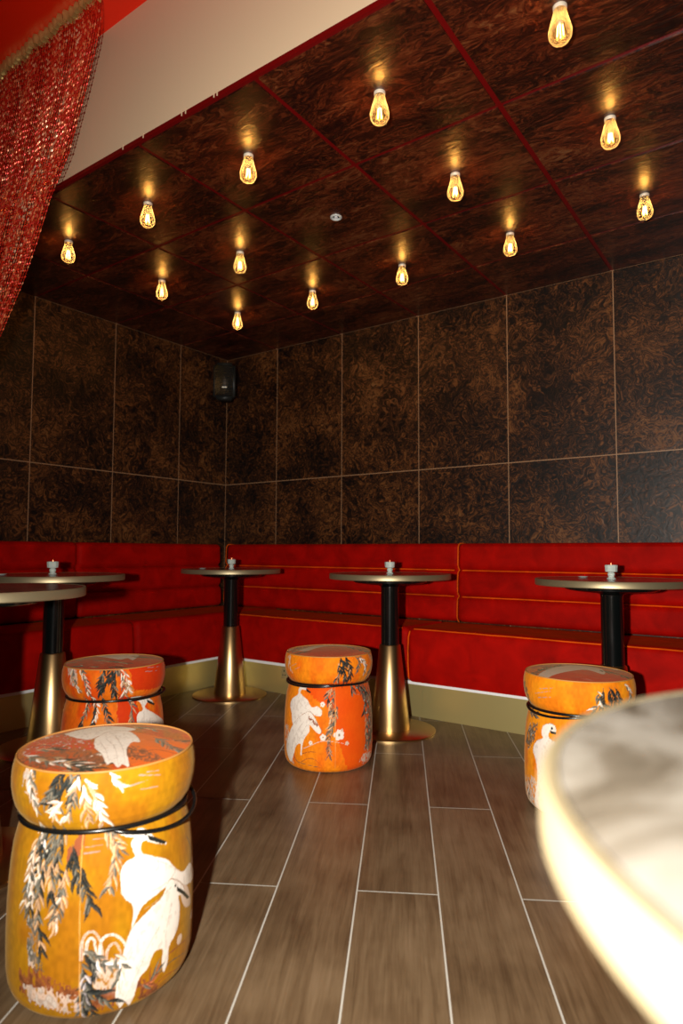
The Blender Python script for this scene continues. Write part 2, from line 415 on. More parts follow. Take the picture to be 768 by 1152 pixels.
attach(tube('edge_piping', [(-1.72, YW-.548, .452), (-1.732, YW-.543, .42), (-1.735, YW-.543, .36), (-1.735, YW-.543, .28), (-1.73, YW-.543, .20)], .0032, M['seamfuzz_lit'], n=6), s2)

# ------------------------------------------------------------------ tables
ZT = .763
def make_table():
    t = empty('pedestal_table')
    lathe('base_plate', [(.222, 0), (.222, .007), (.217, .010), (.090, .012)], M['brass'], t, 96)
    lathe('cone', [(.0965, .012), (.097, .020), (.052, .412), (.049, .416), (.044, .417)], M['brass'], t, 96)
    lathe('pole', [(.0435, .417), (.0435, .690), (.046, .700)], M['blackmetal'], t, 48)
    lathe('mounting_plate', [(.046, .700), (.06, .706), (.165, .716), (.180, .721), (.182, .7375)], M['blackmetal'], t, 96)
    lathe('tabletop', [(0, .7375), (.292, .7375), (.292, ZT-.0006), (0, ZT-.0006)], M['marble'], t, 128)
    lathe('table_rim', [(.288, .7375), (.297, .7365), (.3, .739), (.3, ZT-.003), (.2975, ZT), (.292, ZT), (.290, ZT-.003)], M['rim'], t, 160)
    return t
T0 = make_table()
tabs = {}
TB = [('mid', (-1.683, 2.778), 'round brass rimmed table with cone base, right behind the middle stool'),
      ('corner', (-2.868, 2.866), 'round brass rimmed table standing in the far corner between the banquettes'),
      ('right', (-.650, 2.815), 'round brass rimmed table behind the right hand stool, against the back bench'),
      ('left', (-2.752, 1.645), 'round brass rimmed table in front of the left wall bench, behind the yellow stool'),
      ('edge', (-1.937, .912), 'round table cut by the left edge, its top lowest and nearest on the left'),
      ('near', (.174, .420), 'out of focus marble topped table with pale brass rim, in the bottom right foreground')]
for i, (k_, p_, lb) in enumerate(TB):
    o = T0 if i == 0 else copy_tree(T0)
    o.location = (p_[0], p_[1], 0.0); tag(o, lb, 'table', 'round brass and marble pedestal tables'); tabs[k_] = o
    o.rotation_euler.z = [0, 1, 2.2, 3, 4, .6][i]

# candle holders: faceted cup on a short stem, tea light inside
def make_candle():
    t = empty('candle_holder')
    lathe('foot', [(.017, 0), (.018, .003), (.012, .007), (.0115, .012), (.014, .016), (.0145, .022), (.010, .027)], M['cupglass'], t, 12, smooth=False)
    lathe('cup', [(.011, .0272), (.0235, .030), (.0255, .056), (.0225, .0575), (.0205, .056), (.019, .034), (0, .033)], M['cupglass'], t, 10, smooth=False)
    lathe('tea_light', [(.0165, .0345), (.0165, .054), (.002, .0556)], M['wax'], t, 24)
    lathe('flame', [(.0, .056), (.0018, .060), (.001, .064), (0, .067)], M['flame'], t, 10)
    return t
C0 = make_candle(); n_ = 0
for k_, lb, dx, dy in (('mid', 'glass tea light holder on the table behind the middle stool', .0, .0), ('corner', 'glass tea light holder on the corner table', .0, .0),
                   ('right', 'glass tea light holder on the right hand table', -.0, .0), ('left', 'glass tea light holder on the left table, dark velvet behind it', -.02, .0)):
    o = C0 if n_ == 0 else copy_tree(C0); n_ += 1
    q = tabs[k_].location; o.location = (q.x+dx, q.y+dy, ZT); tag(o, lb, 'candle holder', 'glass tea light holders on the tables')
# small shallow glass dishes
DI = None
for x, y, lb in ((-.785, 2.90, 'small shallow pale dish left of the candle on the right hand table'), (-2.955, 2.71, 'small shallow pale dish left of the candle on the corner table'),
                 (-2.84, 1.45, 'small shallow pale dish on the left table, at the left edge of the frame')):
    if DI is None: DI = o = lathe('dish', [(.010, 0), (.014, .001), (.021, .0045), (.0222, .0055), (.020, .0055), (.012, .0022), (0, .002)], M['silver'], None, 32)
    else: o = DI.copy(); COL.objects.link(o)
    o.location = (x, y, ZT); tag(o, lb, 'dish', 'small dishes on the tables')

# ------------------------------------------------------------------ bulbs in the ceiling
def make_bulb():
    t = empty('filament_bulb')
    lathe('cap', [(.0190, 0), (.0190, -.007), (.0165, -.011)], M['cap'], t, 32)
    lathe('glass_envelope', [(.0165, -.008), (.0180, -.016), (.0215, -.031), (.0275, -.052), (.0318, -.071), (.0308, -.086), (.0240, -.098), (.0120, -.1045), (0, -.106)], M['bulbglass'], t, 40)
    for k_ in range(4):
        a = PI/4+k_*PI/2
        tube('filament', [(.0045*math.cos(a), .0045*math.sin(a), -.030), (.0085*math.cos(a), .0085*math.sin(a), -.084)], .0018, M['filament'], t, 6)
    lathe('stem', [(.005, -.009), (.0035, -.028), (.001, -.086)], M['cap'], t, 12)
    return t
B0 = make_bulb(); lb0 = bpy.data.lights.new('bulb_glow', 'POINT'); lb0.energy = .42; lb0.color = (1, .48, .11); lb0.shadow_soft_size = .012
BX = [XS[i]+(XS[i+1]-XS[i])/2 for i in range(6)]
spots = [(5,1.730,'nearest of all, top right of the ceiling'),(4,1.730,'in the front row above the middle of the frame'),(3,1.730,'in the front row, below the cream bulkhead'),
 (2,1.730,'in the front row, second from the chain curtain'),(1,1.730,'in the front row, closest to the chain curtain'),
 (5,2.294,'in the middle row at far right'),(4,2.294,'in the middle row, right of the round ceiling spotlight'),(2,2.294,'in the middle row, left of the round ceiling spotlight'),(1,2.294,'in the middle row at far left'),
 (5,2.885,'in the back row at far right'),(4,2.885,'in the back row, second from the right'),(3,2.885,'in the middle of the back row'),(2,2.885,'in the back row, second from the left'),(1,2.885,'in the back row at far left')]
BX[5] = -.502; BX[0] = -3.4
for i, (c, y, lb) in enumerate(spots):
    o = B0 if i == 0 else copy_tree(B0)
    o.location = ({5:-.502,4:-1.086,3:-1.672,2:-2.266,1:-2.865}[c], y, ZC)
    o.rotation_euler.z = rnd.uniform(0, 1.5)
    tag(o, 'glowing amber filament bulb '+lb, 'light bulb', 'bare filament bulbs on the burl ceiling')
    l_ = bpy.data.objects.new('bulb_glow', lb0); COL.objects.link(l_); l_.parent = o; l_.location = (0, 0, -.058)
o = lathe('ceiling_spotlight', [(.026, 0), (.026, -.004), (.022, -.006), (.018, -.004), (.014, .0)], M['silver'], None, 40, loc=(-1.667, 2.289, ZC))
tag(o, 'small round silver spotlight flush in a dark ceiling panel without a bulb', 'ceiling light')
q = lathe('lens', [(0, -.0035), (.008, -.0035), (.008, .0)], M['white'], o, 20)

# wall speaker in the corner
sp = empty('wall_speaker', (-3.375, 3.285, 2.085), math.radians(38)); tag(sp, 'small black loudspeaker mounted high in the far corner', 'loudspeaker')
bm = bmesh.new(); bmesh.ops.create_cube(bm, size=1); bmesh.ops.scale(bm, vec=(.165, .15, .265), verts=bm.verts[:])
for v_ in bm.verts:
    if v_.co.y > 0: v_.co.x *= .6
bmesh.ops.bevel(bm, geom=bm.edges[:], offset=.022, segments=4, affect='EDGES')
me = bpy.data.meshes.new('cabinet'); bm.to_mesh(me); bm.free(); me.materials.append(M['plastic']); me.polygons.foreach_set('use_smooth', [True]*len(me.polygons))
q = bpy.data.objects.new('cabinet', me); COL.objects.link(q); q.parent = sp
b = MB()
for i in range(18): b.box((-.064, -.0775, -.108+i*.012), (.064, -.074, -.102+i*.012))
b.build('grille', M['blackmetal'], sp)
b = MB(); b.box((-.012, -.082, -.055), (.022, -.078, -.048)); b.build('badge', M['silver'], sp)
tube('bracket', [(0, .07, 0), (0, .15, 0), (0, .285, 0)], .012, M['blackmetal'], sp)

# power socket on the kick plate
ps = empty('power_socket', (-2.600, 3.0865, .128)); tag(ps, 'brass plug socket set in the kick plate behind the middle stool', 'socket')
b = MB(); b.box((-.043, -.005, -.036), (.043, 0, .036)); b.build('plate', M['socketplate'], ps)
for x_ in (-.022, .022):
    b = MB()
    b.box((x_-.003, -.0058, .004), (x_+.003, -.0048, .018)); b.box((x_-.013, -.0058, -.016), (x_-.005, -.0048, -.009)); b.box((x_+.005, -.0058, -.016), (x_+.013, -.0048, -.009))
    b.build('pin_holes', M['hole'], ps)
ART = {
 'front': {
  'side': [
   ('blob','B',[[-172,81],[-120,103],[-88,79],[-33,63],[-37,19],[-86,27],[-139,33],[-165,46]]),
   ('blob','P',[[-157,60],[-106,69],[-65,54],[-41,48],[-40,19],[-92,29],[-139,36]]),
   ('blob','P',[[-150,179],[-135,183],[-125,131],[-114,102],[-134,95],[-144,133]]),
   ('poly','B',[[-73,307],[-54,334],[-40,339],[-43,313],[-58,292],[-69,289]]),
   ('arc','P',[[-37,116],[-35,153],[-20,167],[-5,149],[2,110]]),
   ('arc','W',[[-6,112],[-2,148],[16,155],[35,139],[44,115]]),
   ('arc','P',[[5,94],[9,130],[22,138],[33,118]]),
   ('arc','W',[[-30,126],[-25,152],[-15,150],[-9,112]]),
   ('blob','P',[[-14,113],[38,111],[34,70],[24,41],[-13,60]]),
   ('blob','B',[[-18,61],[24,57],[25,20],[-17,22]]),
   ('blob','B',[[68,58],[114,23],[146,-4],[100,5],[63,27]]),
   ('line','B',[[87,22],[145,31],[279,-18]]),
   ('line','B',[[127,74],[163,72],[211,66]]),
   ('line','G',[[113,48],[144,54],[195,43]]),
   ('line','B',[[92,69],[90,32],[100,16]]),
   ('stroke','L',[[-39,313],[-4,314]]),
   ('stroke','L',[[-41,303],[-9,304]]),
   ('stroke','L',[[-25,325],[-1,325]]),
   ('willow','GT',[[-4,347],[19,300],[11,242]]),
   ('willow','GT',[[6,340],[28,303]]),
   ('willow','DG',[[-44,275],[-37,248],[-24,215]]),
   ('willow','GTP',[[-139,360],[-144,310],[-154,254],[-160,203]]),
   ('willow','DGP',[[-104,359],[-115,304],[-134,247],[-147,201]]),
   ('willow','DGT',[[-83,355],[-93,296],[-82,248],[-92,189]]),
   ('willow','DDG',[[-65,318],[-58,292],[-50,270]]),
   ('willow','DGT',[[-115,315],[-123,244],[-124,185],[-112,134]]),
   ('willow','GPT',[[-72,281],[-76,233],[-86,179]]),
   ('willow','DDG',[[-34,137],[-14,97],[-28,57],[-17,16]]),
   ('willow','DGL',[[-37,116],[-28,73],[-35,21]]),
   ('bird','W',[[10,347],[33,335],[55,326],[73,330],[92,320],[106,304],[131,289],[127,286],[93,300],[80,307],[71,301],[73,286],[93,275],[130,255],[158,226],[181,210],[223,209],[263,165],[182,180],[140,205],[109,201],[82,194],[70,188],[59,170],[51,153],[53,183],[50,200],[36,215],[29,238],[29,265],[40,279],[56,283],[53,297],[50,309],[58,318],[44,321],[25,331]]),
   ('poly','D',[[87,314],[106,305],[132,289],[127,285],[101,298],[89,305]]),
   ('dot','D',[[84,317],3.5]),
   ('bird','P',[[170,191],[200,171],[222,130],[191,134],[171,162]]),
   ('bird','W',[[127,210],[141,215],[169,196],[185,175],[170,171],[162,172],[168,145],[160,109],[136,87],[133,60],[124,43],[117,68],[118,90],[98,94],[86,72],[68,58],[62,38],[57,19],[52,7],[43,22],[34,11],[27,30],[23,41],[25,62],[28,93],[36,118],[48,151],[65,168],[89,181],[116,192]]),
   ('poly','D',[[157,192],[182,172],[212,144],[198,147],[175,169],[157,183]]),
   ('dot','D',[[152,196],2.8]),
   ('hair','T',[[79,97],[62,66],[40,25]]),
   ('hair','T',[[55,117],[39,79],[32,28]]),
   ('hair','T',[[110,139],[85,111],[61,77]]),
   ('hair','T',[[140,199],[109,190],[71,182]]),
   ('hair','T',[[74,275],[122,252],[163,218]]),
   ('hair','T',[[141,170],[126,120],[124,65]]),
   ('hair','T',[[153,222],[123,212],[82,211]]),
   ('line','G',[[208,270],[279,170],[279,95]]),
   ('dot','P',[[168,84],9.7]),
   ('dot','P',[[233,99],9.7]),
   ('dot','P',[[240,207],8.3]),
   ('blob','P',[[-187,462],[-161,469],[-146,430],[-125,389],[-148,391],[-173,420]]),
   ('willow','PG',[[-166,466],[-155,429],[-140,387]]),
   ('willow','DDG',[[-80,461],[-91,436],[-112,404]]),
   ('willow','DDG',[[-69,457],[-76,426],[-99,403]]),
   ('willow','DGD',[[-55,457],[-57,426],[-62,410]]),
   ('willow','PTG',[[-52,450],[-59,415],[-69,377],[-87,382]]),
   ('willow','PWT',[[-43,445],[-22,419],[-5,363]]),
   ('willow','PT',[[-42,436],[-37,398],[-31,366]]),
   ('willow','TP',[[-76,404],[-93,392],[-98,376]]),
   ('willow','PW',[[3,452],[20,431]]),
   ('stroke','L',[[36,421],[77,425]]),
   ('stroke','L',[[59,438],[106,428]]),
   ('stroke','L',[[62,411],[100,408]]),
   ('stroke','L',[[76,440],[103,437]]),
   ('blob','G',[[-150,185],[-132,188],[-124,140],[-108,100],[-122,92],[-142,120]]),
   ('willow','DGP',[[-128,345],[-132,300],[-140,262]]),
   ('willow','GDT',[[-96,340],[-104,290],[-98,240]]),
   ('willow','GPT',[[-146,330],[-154,280],[-150,235]]),
   ('willow','PG',[[-30,135],[-10,118],[10,100]]),
   ('willow','GP',[[20,120],[34,96],[30,70]]),
   ('willow','DG',[[-30,60],[-8,50],[10,36]]),
   ('willow','BG',[[70,46],[88,40],[104,52]]),
   ('seam','Y',[[-46,353],[-37,19]]),
  ],
  'top': [
   ('poly','O',[[-31,160],[177,-62],[163,-183],[57,-184],[20,-105],[52,28]]),
   ('blob','R',[[-163,-11],[-156,75],[-107,132],[-34,33],[-26,-48],[-83,-49],[-132,-53]]),
   ('blob','B',[[-165,-41],[-113,-18],[-56,-27],[-8,-95],[-2,-145],[-50,-156],[-104,-129],[-143,-97]]),
   ('willow','DGT',[[-148,5],[-108,-9]]),
   ('willow','DPT',[[-109,-60],[-46,-130]]),
   ('willow','DD',[[-78,-119],[-34,-153]]),
   ('willow','GPT',[[-162,-22],[-119,-77],[-79,-110]]),
   ('line','D',[[20,-53],[48,-94],[96,-79],[146,-117]]),
   ('blob','B',[[26,-55],[56,-43],[100,-112],[121,-139],[75,-143],[42,-112]]),
   ('line','D',[[-151,28],[-128,31],[-103,0]]),
   ('willow','GT',[[48,133],[99,88]]),
   ('willow','GB',[[95,13],[127,-68],[150,-86]]),
   ('bird','W',[[-94,115],[-69,140],[-18,161],[35,132],[60,88],[-10,61],[-34,29],[-59,46],[-75,71]]),
   ('bird','W',[[-28,31],[2,90],[40,82],[58,38],[66,-20],[50,-19],[37,-69],[40,-160],[28,-148],[19,-162],[9,-134],[-2,-141],[-11,-84],[-26,-37]]),
   ('hair','T',[[-4,23],[14,-51],[20,-143]]),
   ('hair','T',[[15,41],[29,-56],[33,-148]]),
   ('hair','T',[[-16,4],[-3,-66],[3,-132]]),
  ],
 },
 'back': {
  'side': [
   ('poly','R',[[10,357],[89,349],[90,318],[103,248],[93,192],[14,205]]),
   ('blob','P',[[-210,464],[-162,469],[-138,430],[-133,379],[-171,406]]),
   ('poly','R',[[42,480],[279,447],[279,368],[157,364],[66,374]]),
   ('willow','GPT',[[-171,463],[-160,428],[-133,384]]),
   ('willow','GP',[[-136,461],[-106,427],[-93,379]]),
   ('willow','DDG',[[-28,479],[-41,433],[-45,382]]),
   ('willow','DD',[[-8,478],[-16,432],[-35,397]]),
   ('willow','DGD',[[12,474],[-2,426],[0,370]]),
   ('willow','PTG',[[12,467],[28,419],[35,367]]),
   ('willow','PT',[[33,450],[44,407],[50,376]]),
   ('willow','DGT',[[-116,359],[-102,319],[-118,257],[-110,207]]),
   ('willow','DGP',[[-86,361],[-64,321],[-73,260]]),
   ('willow','DDG',[[-44,359],[-33,320],[-12,268]]),
   ('willow','GT',[[45,353],[67,321],[63,270]]),
   ('stroke','L',[[124,447],[194,440]]),
   ('stroke','L',[[111,435],[172,429]]),
   ('bird','W',[[61,348],[101,347],[149,334],[177,306],[145,316],[128,313],[128,298],[203,253],[279,205],[279,144],[93,192],[83,267],[90,289],[111,298],[101,326],[72,339]]),
   ('poly','D',[[139,328],[181,306],[173,301],[139,317]]),
   ('seam','Y',[[12,359],[16,205]]),
  ],
  'top': [
   ('poly','R',[[-156,42],[-100,212],[128,181],[182,8],[157,-125],[13,-112],[-111,-40]]),
   ('bird','W',[[-76,149],[-10,224],[59,186],[91,112],[66,-28],[45,14],[13,-11],[-42,78]]),
   ('willow','DGT',[[-93,22],[33,-86]]),
   ('willow','DG',[[46,65],[154,16]]),
   ('willow','GT',[[-146,39],[-96,110]]),
  ],
 },
 'mid': {
  'side': [
   ('poly','R2',[[25,359],[279,326],[279,-40],[80,11],[26,160]]),
   ('poly','R2',[[-120,335],[25,353],[25,256],[-44,277]]),
   ('blob','G',[[126,345],[169,345],[248,291],[279,193],[260,118],[206,65],[170,74],[172,140],[194,190],[171,261],[134,322]]),
   ('blob','P',[[135,38],[170,63],[279,39],[251,13],[170,25]]),
   ('blob','P',[[-236,158],[-196,168],[-177,106],[-187,37],[-139,22],[-165,21],[-207,43]]),
   ('willow','DGT',[[16,335],[-3,300],[3,267],[11,235]]),
   ('willow','GTB',[[27,332],[16,283],[11,214],[1,149],[4,80]]),
   ('willow','TG',[[33,267],[28,224],[11,171]]),
   ('willow','DGG',[[105,351],[112,314]]),
   ('willow','GGD',[[142,343],[180,287],[169,228]]),
   ('willow','GDT',[[179,326],[222,251],[249,177],[223,116]]),
   ('willow','GT',[[180,215],[180,138],[192,80]]),
   ('line','P',[[-103,93],[-27,128],[28,125],[74,113]]),
   ('line','B',[[-113,70],[-78,83],[-49,84]]),
   ('line','B',[[-176,67],[-139,38],[-116,21]]),
   ('line','B',[[-117,37],[-84,56],[-54,56],[-26,32]]),
   ('line','G',[[-156,61],[-139,38],[-90,31],[-31,26]]),
   ('flower','W',[[42,151],20.2]),
   ('flower','W',[[-21,143],11.9]),
   ('flower','W',[[-71,119],8.3]),
   ('flower','P',[[74,116],8.3]),
   ('flower','W',[[-25,268],9.5]),
   ('flower','P',[[53,169],5.9]),
   ('bird','W',[[-147,315],[-139,330],[-116,337],[-102,329],[-106,318],[-123,319],[-131,313],[-132,303],[-112,292],[-89,279],[-70,256],[-44,260],[-26,245],[-30,224],[-55,225],[-76,238],[-105,228],[-133,205],[-163,175],[-176,216],[-191,246],[-182,273],[-146,296]]),
   ('poly','D',[[-106,326],[-79,312],[-82,307],[-102,314]]),
   ('dot','D',[[-111,330],3.0]),
   ('bird','W',[[-105,228],[-79,239],[-58,222],[-37,186],[-27,165],[-37,157],[-60,174],[-74,188],[-77,161],[-99,131],[-109,98],[-112,67],[-118,66],[-117,107],[-140,97],[-156,61],[-175,27],[-197,29],[-220,73],[-199,117],[-169,168],[-137,204]]),
   ('poly','B',[[-79,220],[-52,201],[-37,185],[-44,183],[-66,203],[-79,210]]),
   ('hair','T',[[-104,196],[-140,146],[-181,39]]),
   ('hair','T',[[-88,187],[-118,139],[-157,72]]),
   ('hair','T',[[-142,288],[-119,259],[-79,242]]),
   ('blob','P',[[-218,460],[-189,442],[-188,414],[-166,367],[-201,395]]),
   ('willow','DDG',[[46,455],[61,417],[67,367]]),
   ('willow','DDT',[[67,457],[85,415],[88,371]]),
   ('willow','DGT',[[38,434],[41,396],[32,364]]),
   ('willow','GG',[[111,454],[133,433],[126,406]]),
   ('willow','GP',[[133,449],[169,417],[169,384]]),
   ('willow','GT',[[204,457],[247,417],[205,367]]),
   ('stroke','L',[[-171,408],[-144,420]]),
   ('stroke','L',[[-152,397],[-124,409]]),
   ('seam','Y',[[26,351],[28,21]]),
  ],
  'top': [
   ('poly','R2',[[-167,-69],[-52,219],[75,220],[179,-28],[122,-139],[10,-174],[-129,-141]]),
   ('poly','R',[[-104,-87],[-49,28],[106,29],[126,-48],[55,-139],[-45,-158]]),
   ('bird','P',[[-129,-31],[-51,131],[-2,197],[61,184],[107,70],[59,90],[-1,97],[-49,28],[-93,-50]]),
   ('willow','GGT',[[-156,-69],[-92,68],[-20,153]]),
   ('willow','GBG',[[61,154],[131,70],[168,-29]]),
   ('willow','GD',[[71,90],[150,-29]]),
   ('willow','DB',[[-154,-106],[-104,-69]]),
  ],
 },
 'right': {
  'side': [
   ('blob','G',[[-279,416],[-226,426],[-205,393],[-198,313],[-266,342]]),
   ('blob','G',[[-199,283],[-151,295],[-164,241],[-202,194],[-237,214]]),
   ('blob','P',[[-279,82],[-161,113],[-140,70],[-123,-37],[-192,-49],[-279,-23]]),
   ('willow','PTG',[[-205,98],[-207,32],[-177,-29]]),
   ('willow','DG',[[-232,312],[-182,317]]),
   ('willow','DDG',[[77,435],[72,393],[79,383]]),
   ('willow','DD',[[99,438],[114,392]]),
   ('willow','DG',[[119,437],[136,397]]),
   ('willow','PG',[[59,428],[65,387],[47,366]]),
   ('willow','PG',[[163,444],[194,412],[186,385]]),
   ('stroke','L',[[-155,394],[-90,413]]),
   ('stroke','L',[[-144,382],[-86,394]]),
   ('stroke','L',[[-133,414],[-82,424]]),
   ('bird','W',[[-134,278],[-126,295],[-99,305],[-80,298],[-78,276],[-100,278],[-104,263],[-88,253],[-35,235],[4,171],[-24,79],[-66,-6],[-105,-38],[-153,-56],[-189,-55],[-169,38],[-150,109],[-154,165],[-174,202],[-156,236],[-127,252],[-133,264]]),
   ('poly','D',[[-100,282],[-76,280],[-78,272],[-96,272]]),
   ('dot','D',[[-93,290],4.9]),
   ('willow','GT',[[5,240],[24,173],[29,106]]),
   ('willow','DG',[[89,311],[102,242],[86,174]]),
  ],
  'top': [
   ('poly','R',[[-166,-199],[-63,56],[84,90],[167,-51],[118,-203],[8,-280],[-88,-282]]),
   ('bird','P',[[-139,-189],[-118,-56],[-64,80],[11,133],[80,65],[83,-43],[32,15],[-18,-22],[-74,-95],[-106,-164]]),
   ('willow','DGB',[[-170,-140],[-113,-9],[-64,80]]),
   ('willow','DB',[[68,38],[147,-38]]),
   ('willow','DRB',[[9,-190],[94,-176]]),
   ('line','D',[[-97,-212],[-17,-255],[60,-225]]),
  ],
 },
}

# ------------------------------------------------------------------ chain curtain
cu = empty('chain_curtain', (-2.6, 1.32, ZU)); tag(cu, 'red metal chain curtain swept to the left, hung from the red ceiling', 'curtain')
EX = np.array([-2.014, -2.016, -2.024, -2.038, -2.102, -2.189, -2.301, -2.385, -2.474, -2.665, -2.835, -3.025])
EZ = np.array([2.925, 2.832, 2.786, 2.724, 2.566, 2.378, 2.243, 2.092, 1.954, 1.733, 1.563, 1.353])
link_v, link_f, link_r = [], [], []
EX[1:] -= np.linspace(.004, .035, len(EX)-1)
ex0 = EX[0]-.028
rg = np.random.RandomState(3)
NS = 104
for s_ in range(NS*2):
    lay_ = s_ // NS; i = s_ % NS
    x0 = ex0 - i*.0126 - lay_*.006; frac = (x0+2.034)/(-3.3+2.034)
    zt = np.arange(2.90, 1.36, -.0115) - rg.uniform(0, .004)
    ex = np.interp(zt, EZ[::-1], EX[::-1]) - EX[0]                    # how far the outer strand has swept
    scale = 1-.72*frac                                                # inner strands sweep less: they meet at the tie-back
    xs = x0 + ex*scale
    fold = .014*np.sin((x0+2.03)*34+.3)*(.4+.6*np.clip(2.9-zt,0,1)) + lay_*.022
    ys = 1.32 + fold + 0*frac
    tilt = np.gradient(xs, -.0105)
    for j in range(len(zt)):
        c = np.array((xs[j], ys[j], zt[j])); t = np.array((-tilt[j]*-1., 0, 1.)); t = np.array((-(xs[min(j+1,len(zt)-1)]-xs[max(j-1,0)])/.023, 0, 1.)); t /= np.linalg.norm(t)
        a = (0 if j % 2 else PI/2) + .6 + rg.uniform(-.35, .35)
        sx = np.array((math.cos(a), math.sin(a), 0)); sy = np.array((-math.sin(a), math.cos(a), 0))
        h, w_, d_ = .0086, .0045, .0020
        n = len(link_v)
        for p_ in (c+t*h, c-t*h, c+sx*w_, c-sx*w_, c+sy*d_, c-sy*d_): link_v.append(p_)
        link_f += [(n,n+2,n+4),(n,n+4,n+3),(n,n+3,n+5),(n,n+5,n+2),(n+1,n+4,n+2),(n+1,n+3,n+4),(n+1,n+5,n+3),(n+1,n+2,n+5)]
        link_r += [rg.rand()*.8+.2*(abs(i-14) < 6)*rg.rand()]*6
o = obj_from('chain_strands', link_v, link_f, M['chain'], None, attrs={'rnd': ('FLOAT', link_r)})
o.parent = cu; o.matrix_parent_inverse = Matrix.Translation((2.6, -1.32, -ZU)); o['kind'] = 'stuff'
# ruffled gold heading tape
v, f = [], []; K = 260
for i in range(K+1):
    x = ex0+.008 - 1.27*i/K; yy = 1.315 + .012*math.sin(i*.9) + .004*math.sin((x+2.03)*34+.3)
    dz = .004*math.sin(i*2.1)
    for (a, z) in ((-.006, ZU-.001), (-.011, ZU-.020+dz), (-.006, ZU-.042+dz), (.006, ZU-.042+dz), (.011, ZU-.020+dz), (.006, ZU-.001)): v.append((x, yy+a, z))
for i in range(K):
    for k_ in range(6): f.append((i*6+k_, i*6+(k_+1) % 6, (i+1)*6+(k_+1) % 6, (i+1)*6+k_))
f.append(tuple(range(6))); f.append(tuple(K*6+k_ for k_ in range(6)))
o = obj_from('heading_tape', v, f, M['goldtape'], None, True, sharp=50); o.parent = cu; o.matrix_parent_inverse = Matrix.Translation((2.6, -1.32, -ZU))

